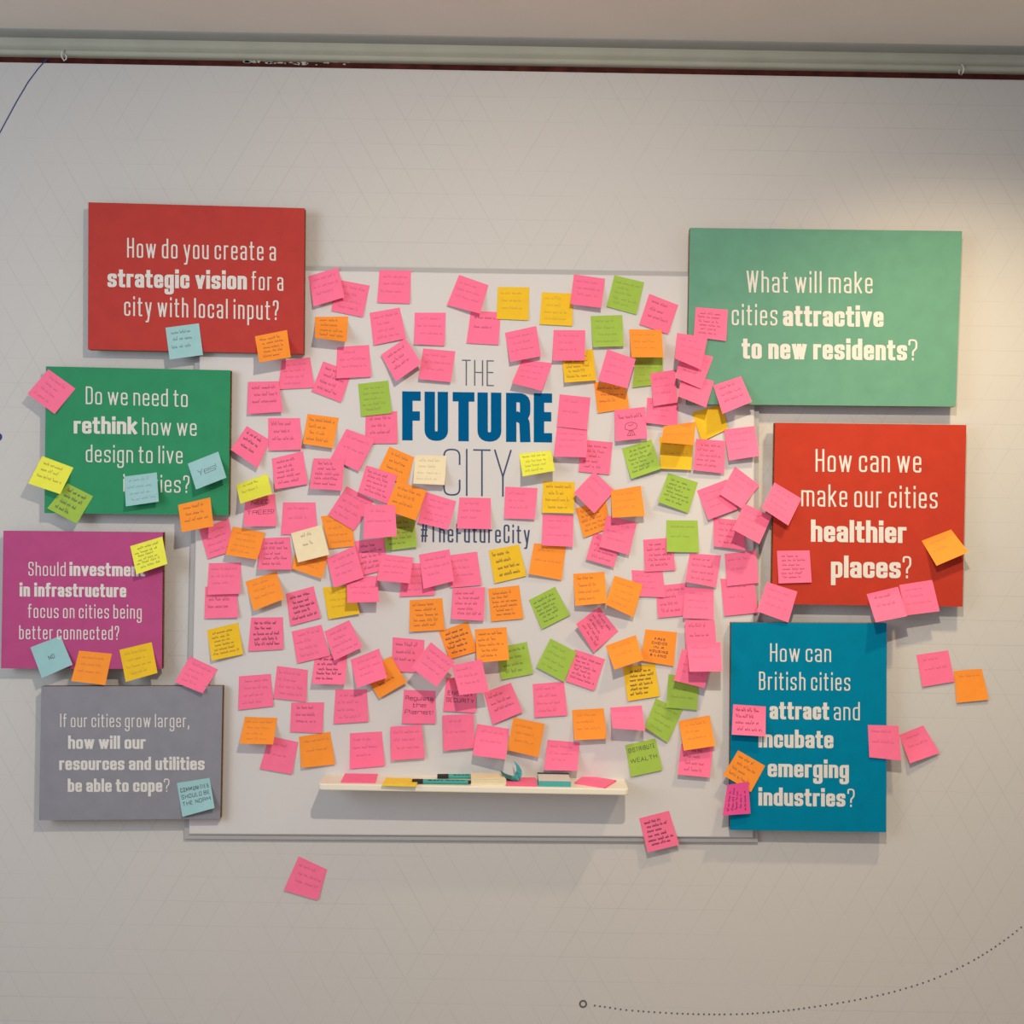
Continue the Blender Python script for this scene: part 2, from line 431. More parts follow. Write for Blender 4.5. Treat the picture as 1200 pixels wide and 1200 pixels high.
for a in range(4):                                 # four trim strips, mitred
    b = (a + 1) % 4
    c = [BQ[a], BQ[b], IQ[b], IQ[a]]
    F1 = [bp(*p, 0.010) for p in c]; F1b = [bp(*p, 0.0012) for p in c]
    V = [tuple(p) for p in F1] + [tuple(p) for p in F1b]
    obj('board_trim', V, [(0, 3, 2, 1), (4, 5, 6, 7), (0, 1, 5, 4), (1, 2, 6, 5), (2, 3, 7, 6), (3, 0, 4, 7)], M['board_trim'], board)
BH += 0.0015
supports.append((BQ, BH))
lettering('lettering', [('THE', 541.3, 578.8, 451.7, 452.6, 30.3, 1.5, 1.4, 4)], M['title_grey'], board, BH, 'thin grey THE lettering')
def big(text, spans, base0, base1, xa, xb, cap, sx, sy, name, m, lab, rad=4):
    V, Fc = [], []
    for ch, (x0, x1) in zip(text, spans):
        for js, s in enumerate(text_strokes(ch, x0, x1, cap, sx, sy, 0, rad)):
            rb = ribbon(s, sx, sy, 1.0); n = len(V); hj = BH + 0.0004 + 0.00006 * js
            for l, r in rb:
                hj += 0.000012
                for q in (l, r):
                    t = (q.x - xa) / (xb - xa)
                    V.append(tuple(bp(q.x, base0 + (base1 - base0) * t - q.y, hj)))
            Fc += [(n + 2 * i, n + 2 * i + 1, n + 2 * i + 3, n + 2 * i + 2) for i in range(len(rb) - 1)]
    o = obj(name, V, Fc, m, board); o['label'] = lab
big('FUTURE', [(471.3, 493), (497.5, 525), (530.5, 556), (559.5, 587.5), (593, 621.5), (625.5, 647)], 516, 518.6, 471, 647, 57.5, 12.2, 11, 'lettering', M['title_blue'], 'bold blue FUTURE lettering', 8)
big('CITY', [(519.4, 539.6), (546, 547.8), (554.5, 575), (579, 599.6)], 580.6, 582.2, 519, 600, 55, 1.9, 1.8, 'lettering', M['title_slate'], 'thin slate blue CITY lettering', 8)
lettering('lettering', [('#TheFutureCity', 493.3, 620.8, 635.2, 636.8, 21.8, 2.0, 1.9, 3.2)], M['title_slate'], board, BH, 'slate blue hashtag lettering under CITY')

# ------------------------------------------------------------------ question panels
def L(text, x0, x1, b0, b1, cap): return (text, x0, x1, b0, b1, cap, cap * 0.088, cap * 0.082, cap * 0.145)
def B(text, x0, x1, b0, b1, cap): return (text, x0, x1, b0, b1, cap, cap * 0.205, cap * 0.155, cap * 0.07)
PANELS = [
 ('red', [(103.5, 237), (357, 244), (355.7, 414.6), (103, 409.5)], 'red corrugated panel asking about strategic vision, top left of the board',
  [L('How do you create a', 149, 323.3, 301.7, 305.5, 23), L('for a', 295, 332, 339.7, 340.8, 22), L('city with local input?', 145.5, 326.5, 370, 375, 23)],
  [B('strategic vision', 126, 289.3, 336.3, 339.3, 22)]),
 ('green', [(53.8, 429.3), (270, 434), (268, 603.8), (52, 601.3)], 'green corrugated panel asking to rethink how we design',
  [L('Do we need to', 100.5, 220, 473.5, 477, 20.7), L('how we', 166.7, 230.4, 509.8, 510.8, 20.5), L('design to live', 100.6, 214, 541.5, 543.3, 20.5), L('in cities?', 144.5, 222, 576, 577.7, 20.5)],
  [B('rethink', 86.4, 160.6, 508, 508.8, 20.5)]),
 ('magenta', [(4, 622), (191, 623.8), (189.6, 784), (1.2, 783.2)], 'magenta corrugated panel about investment in infrastructure, far left',
  [L('Should', 33.3, 77, 674.6, 675, 16.3), L('focus on cities being', 33, 166, 724, 725, 16.3), L('better connected?', 22.5, 139.5, 749, 749.8, 16.3)],
  [B('investment', 81.5, 170, 674.8, 675.5, 16.3), B('in infrastructure', 23, 148, 699, 700, 16.3)]),
 ('grey', [(48.4, 804.5), (260.8, 804), (258, 959.5), (45.6, 961.3)], 'grey corrugated panel about growing cities, bottom left',
  [L('If our cities grow larger,', 70.5, 221.8, 852, 852.3, 15.6), L('?', 192, 198.6, 928, 928, 15.6)],
  [B('how will our', 79.8, 170.8, 877.5, 877.6, 15.6), B('resources and utilities', 69.4, 239.8, 902.4, 902.4, 15.6), B('be able to cope', 79.4, 190.3, 928, 928, 15.6)]),
 ('teal', [(808.6, 267), (1127.5, 270.8), (1120, 476.6), (805, 473.6)], 'sea green corrugated panel about attracting new residents, top right',
  [L('What will make', 874.9, 1022.5, 342.6, 343.8, 25.5), L('cities', 857.5, 911, 381, 381.4, 25), L('?', 1064.5, 1075, 422.5, 422.6, 25)],
  [B('attractive', 917.5, 1035.4, 382, 383.2, 25), B('to new residents', 869.5, 1063, 420.3, 422.5, 25)]),
 ('vermilion', [(908.2, 495.4), (1132.5, 498), (1128, 711), (904.3, 707.8)], 'bright red corrugated panel about healthier places, right side',
  [L('How can we', 955.8, 1079.6, 552.7, 553.8, 26.5), L('make our cities', 939, 1098.7, 593.2, 595.9, 26), L('?', 1057.8, 1067.9, 677.6, 677.8, 26)],
  [B('healthier', 950.4, 1062.3, 634.8, 636.4, 26), B('places', 973.8, 1055.5, 676.9, 677.6, 26)]),
 ('blue', [(856.9, 729.6), (1039, 730.5), (1038.4, 975.3), (855.3, 972.6)], 'blue corrugated panel about British cities and emerging industries, bottom right',
  [L('How can', 902.5, 973.9, 775.3, 775.9, 21.4), L('British cities', 889.5, 996.4, 808.4, 809.5, 21.4), L('and', 977.2, 1007.6, 843.9, 844.1, 21.4), L('?', 993, 1001.5, 945.6, 945.7, 21.4)],
  [B('attract', 901.9, 971.6, 842.8, 843.6, 21.4), B('incubate', 888.8, 976.6, 875.9, 877, 21.4), B('emerging', 899.6, 994.8, 910.3, 912, 21.4), B('industries', 888.8, 990.7, 944, 945.4, 21.4)]),
]
for key, q, lab, light, bold in PANELS:
    cx = sum(p[0] for p in q) / 4; yb = max(q[2][1], q[3][1])
    t = empty('question_panel', bp(cx, yb, 0)); tag(t, lab, 'panel', 'corrugated question panels around the board')
    vf = quadbox(q, PH - 0.0012, PH); obj('face_sheet', vf, BOXF, M[key], t)
    vb = quadbox(q, 0, PH)
    P = [Vector(p) for p in vb[:4]]                # BL BR TR TL
    def at(u_, v_, h):
        a = P[0].lerp(P[1], u_); b = P[3].lerp(P[2], u_); r = a.lerp(b, v_); return (r.x, -h, r.z)
    bk = [at(0, 0, PH - PT + .0012), at(1, 0, PH - PT + .0012), at(1, 1, PH - PT + .0012), at(0, 1, PH - PT + .0012)]
    obj('backing_sheet', bk + [(p[0], -(PH - PT), p[2]) for p in bk], BOXF, M['cardboard'], t)
    # corrugated core: a zigzag web whose flutes open at the two sides
    V, Fc = [], []; ht = (P[3] - P[0]).length; n = int(ht / 0.0028); n -= n % 2
    for i in range(n + 1):
        hh = PH - 0.0012 if i % 2 else PH - PT + 0.0012
        for k in (0.002, 0.998): V.append(at(k, 0.004 + 0.992 * i / n, hh))
    Fc = [(2 * i, 2 * i + 1, 2 * i + 3, 2 * i + 2) for i in range(n)]
    e = obj('corrugated_core', V, Fc, M['cardboard'], t); e['kind'] = 'stuff'
    # flat closing strips along top and bottom, as where the web is cut
    for k in (0.0, 1.0):
        k2 = abs(k - 0.006)
        ev = [at(0.001, k, PH - .0013), at(0.999, k, PH - .0013), at(0.999, k, PH - PT + .001), at(0.001, k, PH - PT + .001)]
        ev += [at(0.001, k2, PH - .0013), at(0.999, k2, PH - .0013), at(0.999, k2, PH - PT + .001), at(0.001, k2, PH - PT + .001)]
        obj('edge_strip', ev, BOXF, M['cardboard'], t)
    for (a, b) in ((.2, .25), (.8, .25), (.2, .75), (.8, .75)):
        c = at(a, b, 0); s = 0.02
        front = PH - PT
        back = 0.0004
        for uu_, vv_ in ((-s, -s), (s, -s), (s, s), (-s, s)):
            px_, pz_ = (c[0] + uu_) / D, (c[2] + vv_ - CZ) / D
            iu, iv = 600 + F * (px_ * cr + pz_ * sr), 600 - F * (-px_ * sr + pz_ * cr)
            if BQ[0][0] - 6 < iu < BQ[1][0] + 6 and BQ[0][1] - 6 < iv < BQ[2][1] + 6: back = BH + 0.0006
        v, f = boxes([(c[0] - s, c[0] + s, -front, -back, c[2] - s, c[2] + s)])
        obj('mounting_block', v, f, M['cardboard'], t)
    for ln_ in light: lettering('lettering', [ln_], M['white_print'], t, PH, 'thin white lettering')
    for ln_ in bold: lettering('lettering', [ln_], M['white_print'], t, PH, 'heavy white lettering')
    supports.append((q, PH))


# ------------------------------------------------------------------ sticky notes
# origin and scale of the frames the corners were measured in
CR = {'A': (260, 300, 6), 'B': (420, 300, 6), 'C': (580, 300, 6), 'D': (720, 300, 6), 'E': (200, 460, 6), 'F': (360, 460, 6),
      'G': (520, 460, 6), 'H': (660, 460, 6), 'I': (780, 460, 6), 'J': (220, 620, 6), 'K': (380, 620, 6), 'L': (540, 620, 6),
      'M': (680, 620, 6), 'N': (240, 740, 6), 'O': (400, 740, 6), 'P': (560, 740, 6), 'Q': (700, 740, 6),
      '1': (90, 225, 4.138), '2': (20, 410, 4.444), '3': (0, 600, 4.444), '4': (30, 780, 4.615), '5': (860, 620, 4), '6': (840, 715, 4.445), '0': (0, 0, 1), '7': (0, 380, 4.6125)}
# frame colour rank handwriting  TLx TLy TRx TRy BRx BRy BLx BLy | short description of the coloured ones
DATA = """
A p 1 f3 608 142 818 80 862 290 645 355
A p 0 f4 812 165 1040 208 990 430 770 385
A o 0 d4 655 428 888 425 878 605 655 575|orange note right of red panel
A o 1 d5 232 565 458 520 485 712 262 748|orange note on red panel corner
A p 0 f4 420 735 620 712 650 925 395 938
A p 0 d3 185 885 400 880 430 1095 180 1112
A p 1 f3 810 640 1035 625 1050 850 805 860
A p 0 d4 712 740 915 815 838 1030 630 950
A g 1 f5 957 900 1170 875 1195 1105 980 1128|green note left of letter F
F p 0 d3 410 155 632 130 635 358 408 360
B p 0 f3 148 98 370 102 362 335 132 328
B p 0 f4 78 400 290 362 335 580 108 628
B p 1 d3 158 695 330 578 445 755 265 882
B p 0 f3 395 398 615 398 605 632 392 620
B p 0 f3 455 650 682 670 650 888 425 865
B p 1 f3 708 132 915 205 855 405 622 345
B p 0 d2 790 385 1000 395 985 625 760 612
C y 1 f3 20 218 242 220 235 452 12 442|left yellow note near board top
C y 0 f4 330 255 545 265 545 492 315 480|right yellow note near board top
C p 1 f3 555 128 775 160 748 365 530 338
C g 0 f5 840 135 1050 185 995 412 785 355|topmost green note
D p 0 d3 245 265 450 345 378 550 175 480
C g 0 f4 672 422 895 415 905 635 690 640|upright green note under topmost green
D o 1 f3 105 515 332 520 345 712 120 712|orange note covering a green one
D g -1 f4 150 705 345 715 335 900 128 925|half-hidden green note under orange
C p 1 f3 70 540 290 492 325 705 108 745
C p 0 f3 190 728 405 752 330 950 118 892
C p 1 f3 412 520 635 522 632 735 405 735
C y 0 d5 468 680 690 655 712 875 490 890|lined yellow note above letter E
C p 1 f3 790 655 990 725 930 930 725 875
C o 0 d3 695 885 920 900 945 1072 722 1105|orange note above the tree sketch
G p 1 f2 815 12 1032 35 1008 262 795 238
G p 0 f3 795 245 1010 258 1005 455 775 450
G p -1 d5 970 330 1188 350 1165 578 948 555
H p 0 tree 360 125 575 100 592 320 368 342
D p 0 d6 572 360 798 378 785 598 557 570
D p 3 f3 440 540 655 575 610 800 425 720
D p 2 f3 478 650 695 710 612 935 428 855
D p 1 f3 480 820 700 880 645 1065 445 985
D p 1 d3 695 910 890 845 968 1025 760 1110
D p 1 f3 252 825 425 800 445 1030 275 1055
H p 0 f3 590 35 805 60 805 240 582 212
I y -1 0 185 140 400 85 440 255 255 345|crumpled yellow note under pink cluster
H o 1 f2 705 238 935 205 915 370 690 350|curled orange note over yellow
H y 0 f2 675 315 915 325 900 545 685 535|yellow note beneath curled orange one
I p 0 d5 215 325 418 340 412 570 195 545
I p 0 f3 410 260 625 235 660 445 445 478
I p 0 f3 220 690 430 610 505 820 300 895
I p 1 f3 488 520 660 650 535 815 380 715
I p 2 f3 555 780 745 870 660 1065 468 960
I p 3 f4 765 632 955 745 862 935 675 812
I p -1 d4 335 880 545 900 560 1110 340 1080
M p -1 d4 770 170 990 185 955 412 738 370
0 p 0 f2 849 649 886 645 889 683 852 687
0 p -1 f2 844 678 884 680 888 718 849 722
H g 1 f2 725 898 945 900 955 1125 728 1120|plain lime note on the right side
M p 0 d5 442 75 640 60 672 290 455 300
M p -1 f3 360 288 580 298 600 480 375 472
M p -2 d4 530 400 745 378 765 605 548 625
M p -1 f3 735 405 938 420 940 635 722 625
M p 0 d2 735 640 945 640 960 850 745 870
M p 1 f2 748 795 985 795 998 1000 768 1003
M p 0 f3 715 845 930 895 875 1118 658 1065
Q g -1 f3 500 300 715 330 700 552 485 535|lime note under the pink stack
Q g -2 f4 410 470 600 555 492 782 335 675|tilted green note left of lime
H g 0 d6 412 395 620 330 690 535 478 608|written green note right of CITY
H g 0 d6 738 565 948 632 878 848 668 770|written green note, tilted, right side
H p 1 f2 218 555 362 690 218 850 75 705
H o 0 d5 85 815 300 755 330 950 145 1022|orange note under pink diamond note
H o 1 f3 335 690 545 655 575 868 345 880|orange note right of pink diamond
H p 0 f3 305 865 518 915 462 1142 255 1085
M p -1 d4 95 20 285 80 235 270 40 212
G y 0 d4 700 622 922 630 915 850 690 845|yellow note right of letter Y
G p 1 f3 695 855 912 865 908 1085 692 1075
G p 0 f3 432 662 660 672 640 892 425 885
G l 0 d4 530 430 755 408 782 550 555 590|lemon note between CITY and pinks
G p 0 f3 110 738 330 742 332 960 92 955
F c 1 f4 760 440 980 445 965 650 745 640|cream note touching letter C
F p 0 f4 830 698 1048 765 992 965 775 915
F o 1 d3 632 620 840 690 765 900 548 825|orange note below cream CITY note
F o -1 d3 578 380 752 455 700 655 490 570|orange note left of cream
F p 0 d5 415 512 632 580 570 785 358 700
F p 0 f2 275 255 478 330 362 555 165 462
F p 0 d5 45 462 262 468 245 690 18 675
F p 1 f4 278 658 470 765 328 970 145 860
F p 1 f2 405 785 618 790 630 1010 395 1028
F g 0 d5 530 880 750 870 772 1085 552 1115|green note left of the hashtag
F o 0 f4 95 870 310 850 332 1080 155 1098|orange note right of cream
K p -1 d5 212 85 420 60 440 285 250 330
K p -1 f3 155 330 370 330 388 512 163 518
K p 0 f3 15 205 215 118 280 340 68 412
K p 0 f3 400 175 625 200 600 382 370 362
K p -1 f4 560 240 765 240 775 465 530 475
K p 1 f3 665 180 880 142 912 365 698 420
K p 0 f3 870 185 1075 158 1105 395 885 412
K p 0 d5 905 415 1130 408 1120 645 893 632
J y -2 f3 948 412 1165 395 1210 595 990 635|yellow note half hidden by pinks
L y 0 D4 195 150 410 108 460 330 238 382|boldly written yellow below the hashtag
L o 0 f2 515 100 740 115 708 360 478 315|plain orange note below the hashtag
L o 0 d6 192 420 410 395 440 630 215 650|written orange note below bold yellow
L g 0 d6 478 500 662 405 768 605 570 705|dark green tilted note in middle
L o 1 d4 790 315 1010 300 1028 520 805 540|upper orange note of overlapping pair
M o 0 f4 240 328 440 390 372 620 180 530|lower orange note of overlapping pair
L p 0 d5 970 548 1108 720 935 868 810 668
K o 0 d5 600 500 830 485 845 710 600 722|orange note right of signed pink
K o -1 D5 805 722 1010 650 1075 860 882 915|boldly written tilted orange note
L o 1 d5 98 705 320 690 340 920 115 940|upright orange note over green
L g 0 d4 250 835 465 793 508 1018 285 1060|green note beside upright orange
L g 1 f4 630 770 815 865 725 1075 530 970|green note joined to dark pink
L p 0 d6 800 845 1015 915 938 1138 740 1070
M o 1 f2 178 820 390 745 445 920 240 988|plain orange note at right
M o 0 FREE/CHOICE/IN_A/HOUSING/&_LAND 458 705 680 725 655 965 425 925|capital-lettered orange note at right
Q y -1 D6 178 250 405 225 438 455 215 490|capital-lettered yellow note under oranges
O p 1 f3 775 240 985 195 1040 425 830 447
O p 0 A/ENERGY/SECURITY 738 325 950 345 945 572 715 560
O p 0 f2 710 590 930 580 940 820 718 840
O p 0 f2 955 650 1180 685 1155 900 925 870
O p 0 Regulate/the/Planet! 440 410 662 418 662 650 425 648
O p 0 f3 345 670 565 655 588 890 350 908
O p 0 f3 60 715 285 703 305 945 60 965
P p 0 d3 40 430 232 360 315 565 105 655
P p 0 f4 385 370 605 352 630 590 400 605
P o 0 f3 250 605 470 650 425 885 208 835|orange note over the curled teal
P o 0 f3 662 552 885 540 905 755 680 765|orange note right of the lowest row
Q p 0 f2 90 535 312 520 335 698 108 680
P p 0 f3 490 762 715 780 700 980 465 975
Q g 0 DISTRIBUTE/WEALTH 195 800 408 752 458 975 238 1022|capital-lettered green note near shelf
Q o 1 f3 572 630 788 590 830 805 608 838|lowest orange note at right
Q p 0 d4 590 790 815 810 790 1028 565 1005
O p 0 d3 360 40 585 60 570 290 355 280
O p 1 f3 630 75 800 215 670 390 490 255
K p 1 f3 185 920 385 840 442 1045 230 1118
K o 0 d3 265 990 468 895 580 1078 385 1192|orange note peeking below tilted pink
K p 1 f4 0 720 175 640 270 830 70 925
J p 0 f4 730 720 940 672 1000 890 770 945
J p -1 D5 895 880 1122 880 1105 1095 873 1088
N p 0 f4 918 408 1140 408 1150 635 905 650
N p 0 f4 240 315 465 298 482 525 235 552
N p 1 f4 508 242 725 270 712 495 482 470
N p 0 d3 608 500 840 498 825 715 600 705
N o 1 f4 282 600 510 608 480 795 245 788|left orange note of lowest row
N p 0 f2 455 735 658 778 612 1005 385 965
N o 0 f2 662 740 882 705 915 935 680 960|orange note left above shelf
E o 1 f4 438 942 665 985 608 1175 385 1140|orange note left of cream diamond
E p 0 f4 200 965 408 885 450 1110 262 1170
E o 1 d3 52 790 278 737 302 940 78 982|orange note at green panel corner
E b 1 Yes! 120 500 335 415 392 598 178 682|blue note reading YES
J p 0 f3 148 240 375 235 370 455 138 462
J p -1 d3 122 405 345 400 355 622 118 630
J o 0 f3 405 370 625 298 680 490 465 575|tilted orange note at board left
J p 0 d5 505 65 720 55 732 285 495 285
E c 1 q2 845 990 1060 930 1115 1140 895 1195|cream note at board left
J o -1 f3 765 130 990 185 942 350 732 278|orange note under the cream note
J p 0 D5 690 455 885 402 935 625 722 682
J p 0 D5 445 622 670 620 672 845 425 860
J y 0 d6 135 710 355 658 390 880 168 925|yellow note at board left edge
E p 0 D3 535 235 700 335 612 532 422 402
E p 0 d3 685 180 910 180 920 400 688 410
E o 0 d4 962 150 1182 178 1140 392 930 360|topmost orange note left of title
E p 0 d5 710 465 930 412 962 645 735 680
E p 0 NEED/TREES! 525 740 735 715 745 940 512 942
E l 1 d2 460 650 680 570 712 712 490 782|lemon note at board left edge
E p -1 f2 790 772 1018 772 1030 990 775 1000
0 p 1 f4 222.5 769 255.5 784.5 237.5 812.5 205 799.5
7 p 1 f4 262 243 408 348 295 485 148 375
7 l 2 d3 228 712 397 775 325 918 152 860|lemon note on green panel edge
7 g 1 D4 365 860 503 930 415 1078 255 995|lime note on green panel corner
2 b 1 f4 557 660 728 638 738 790 567 815|blue note covering the word cities
1 b 1 d3 430 658 592 637 612 790 450 812|blue note on strategic vision panel
3 l 1 d6 678 178 845 128 872 270 710 325|lemon note on magenta panel
3 b 1 NO 158 705 315 645 378 795 218 865|blue note reading NO
3 o 1 f3 412 722 583 738 548 902 370 880|orange note below magenta panel
3 y 1 f4 622 718 790 678 820 838 655 885|yellow note on magenta panel corner
4 b 1 COMMUNITIES/SHOULD_BE/THE_NORM 818 635 995 607 1022 770 848 818|blue note on grey panel
5 p 1 d6 202 102 355 100 365 250 210 255
5 o 1 f2 880 55 1018 2 1100 108 950 172|orange note on healthier places panel
5 p 1 f3 155 248 298 293 255 438 108 385
5 p 2 d2 622 305 770 270 812 408 665 437
5 p 1 f3 775 262 930 238 965 385 805 405
5 p 1 f2 855 590 1005 568 1035 715 885 740
5 o 0 f1 1030 665 1162 655 1195 800 1045 815|orange note at far right
5 p 1 f2 628 918 772 922 785 1085 635 1070
5 p 0 f2 775 965 888 920 965 1050 825 1098
Q p 1 D4 955 512 1185 528 1182 738 945 725
Q o 0 d4 990 835 1180 945 1080 1130 885 1010|dark orange note on blue panel
6 m 1 v5 55 910 165 893 175 1060 30 1070|magenta note on blue panel corner
0 p 1 D6 749 959 784 950 796 990 759 999
0 p 1 f3 350 1003.5 383.5 1019 372.5 1055 332.5 1043.5
"""
notes = []
for ln in DATA.strip().splitlines():
    a, _, phrase = ln.partition('|'); t = a.split()
    ox, oy, s_ = CR[t[0]]
    n8 = [float(x) for x in t[4:12]]
    q = [(ox + n8[i] / s_, oy + n8[i + 1] / s_) for i in range(0, 8, 2)]
    notes.append(dict(col=t[1], rank=int(t[2]), ink=t[3], q=q, phrase=phrase))
order = sorted(range(len(notes)), key=lambda i: notes[i]['rank'])

def inside(q, x, y):
    s = None
    for i in range(4):
        a, b = q[i], q[(i + 1) % 4]
        c = (b[0] - a[0]) * (y - a[1]) - (b[1] - a[1]) * (x - a[0])
        if s is None: s = c > 0
        elif (c > 0) != s: return False
    return True
def bil(q, u, v):
    x = (q[0][0] * (1 - u) + q[1][0] * u) * (1 - v) + (q[3][0] * (1 - u) + q[2][0] * u) * v
    y = (q[0][1] * (1 - u) + q[1][1] * u) * (1 - v) + (q[3][1] * (1 - u) + q[2][1] * u) * v
    return x, y
NU, NV = 4, 6
def prof(v):                                        # rise of the free end of a note: flat gummed strip, then a soft bend
    t = max(0.0, (v - 0.16) / 0.84); return t ** 1.35
def height(n, u, v):
    v = min(max(v, 0), 1); k = min(int(v * NV), NV - 1); f_ = v * NV - k
    p = prof(k / NV) * (1 - f_) + prof((k + 1) / NV) * f_
    cu = (n['ll'] * (1 - u) + n['lr'] * u)
    return n['b'] + cu * p
def inv(q, x, y):
    ax, ay = q[1][0] - q[0][0], q[1][1] - q[0][1]; bx, by = q[3][0] - q[0][0], q[3][1] - q[0][1]
    dt = ax * by - ay * bx; dx, dy = x - q[0][0], y - q[0][1]
    return (dx * by - dy * bx) / dt, (ax * dy - ay * dx) / dt
placed = []
pos = {i: k for k, i in enumerate(order)}
for i, n in enumerate(notes):                       # how far a note stuck over this one holds it down
    n['cap'] = 0.046
    for j, o_ in enumerate(notes):
        if pos[j] <= pos[i] or math.dist(n['q'][0], o_['q'][0]) > 90: continue
        for a in range(5):
            for b in range(6):
                u, v = a / 4, b / 5; x, y = bil(n['q'], u, v)
                if inside(o_['q'], x, y):
                    vv = inv(o_['q'], x, y)[1]
                    n['cap'] = min(n['cap'], 0.004 if (v > 0.35 and vv < 0.45) else 0.012 if v > 0.35 else 0.046)
for i in order:
    n = notes[i]; q = n['q']
    C0 = 37.4
    def lf(a, b):
        vis = math.dist(q[a], q[b]); return min(n['cap'], max(0.004, 0.002 * 0.85 * math.sqrt(max(0, C0 * C0 - vis * vis))))
    n['ll'], n['lr'] = lf(0, 3), lf(1, 2)
    m_ = (n['ll'] + n['lr']) / 2; n['ll'] = n['ll'] * .65 + m_ * .35; n['lr'] = n['lr'] * .65 + m_ * .35
    cxq = sum(p[0] for p in q) / 4; cyq = sum(p[1] for p in q) / 4
    near = [o_ for o_ in placed if abs(o_['c'][0] - cxq) < 58 and abs(o_['c'][1] - cyq) < 58]
    samp = []
    for a in range(7):
        for b in range(9):
            u, v = a / 6, b / 8; x, y = bil(q, u, v); r = 0.0
            for sq, sh in supports:
                if inside(sq, x, y): r = max(r, sh)
            for o_ in near:
                uu, vv = inv(o_['q'], x, y)
                if -.03 <= uu <= 1.03 and -.03 <= vv <= 1.03: r = max(r, height(o_, uu, vv) + 0.0009)
            samp.append((u, v, r))
    n['b'] = max(r for u, v, r in samp if v < 0.2) + 0.0006
    need = 1.0
    for u, v, r in samp:
        if v >= 0.2:
            cur = height(n, u, v) - n['b']
            if n['b'] + cur * need < r + 0.0004 and cur > 0: need = max(need, (r + 0.0004 - n['b']) / cur)
    mx = max(n['ll'], n['lr']); need = min(need, 0.046 / mx if mx < 0.046 else 1)
    n['ll'] *= need; n['lr'] *= need
    for u, v, r in samp:
        d_ = r + 0.0004 - height(n, u, v)
        if d_ > 0: n['b'] += d_
    n['c'] = (cxq, cyq); placed.append(n)

def surf(n, u, v, off=0.0):
    x, y = bil(n['q'], u, v); return bp(x, y, height(n, u, v) + off)
def handwriting(n, k):
    rnd = random.Random(100 + k); ink = n['ink']
    if ink == '0': return [], 0
    S = []                                         # strokes in note coordinates, v downwards
    wd = 0.010
    def scrib(y, u0, u1, amp, vertical=False):
        x = u0
        while x < u1 - 0.04:
            wl = min(rnd.uniform(0.08, 0.26), u1 - x); pts = []; a = x; up = True
            while a < x + wl:
                hgt = amp * (rnd.uniform(0.5, 1.0) if rnd.random() > 0.22 else rnd.uniform(1.3, 1.9))
                pts.append((a, y - (hgt if up else -rnd.uniform(0, .12) * amp))); a += rnd.uniform(0.010, 0.022); up = not up
            if len(pts) > 1: S.append(pts)
            x += wl + rnd.uniform(0.035, 0.06)
    if ink == 'tree':
        scrib(0.30, 0.12, 0.9, 0.08)
        S.append([(0.5 + 0.2 * math.cos(t / 10 * 6.283) * (1 + .12 * math.sin(t * 2.1)), 0.57 + 0.13 * math.sin(t / 10 * 6.283)) for t in range(11)])
        S.append([(0.42, 0.52), (0.5, 0.56), (0.58, 0.50)])
        for a in (0.46, 0.49, 0.52, 0.55): S.append([(a, 0.7), (0.5 + (a - 0.505) * 2.6, 0.86)])
        S.append([(0.38, 0.87), (0.64, 0.86)]); return S, 0.016
    if ink[0] in 'fdDvq' and ink[1:].isdigit():
        c = int(ink[1:]); wd = {'f': 0.0048, 'd': 0.0095, 'D': 0.017, 'v': 0.014, 'q': 0.009}[ink[0]]
        y0, y1 = (0.20, 0.84) if c > 3 else (0.22, 0.22 + 0.15 * c)
        amp = min(0.075, 0.42 * (y1 - y0) / c) * (0.9 if ink[0] == 'f' else 1.1)
        for i in range(c):
            y = y0 + (y1 - y0) * (i / max(1, c - 1)) + rnd.uniform(-.01, .01)
            scrib(y, *((0.28, 0.62) if ink[0] == 'q' else (rnd.uniform(0.08, 0.2), rnd.uniform(0.62, 0.93))), amp)
        if ink[0] == 'v': S = [[(y, 1 - x) for x, y in s] for s in S]
        return S, wd
    words = ink.split('/'); c = len(words); wd = 0.013
    mxl = max(len(x) for x in words); cap = min(0.22, 0.62 / c)
    if ink == 'Yes!': cap = 0.36
    for i, wrd in enumerate(words):
        wrd = wrd.replace('_', ' ')
        span = min(0.86, cap * (0.42 if ink in ('Yes!', 'NO') else 0.66) * len(wrd))
        u0 = 0.5 - span / 2; base = (0.30 + i * (0.62 / c)) if c > 1 else 0.58
        if c == 2: base = 0.27 + 0.33 * i
        for s_ in text_strokes(wrd, u0, u0 + span, cap * 0.62, wd, wd, 0.03, 0.012 if cap < 0.2 else 0.02):
            S.append([(x + rnd.uniform(-.006, .006), base - y + rnd.uniform(-.006, .006)) for x, y in s_])
    return S, wd

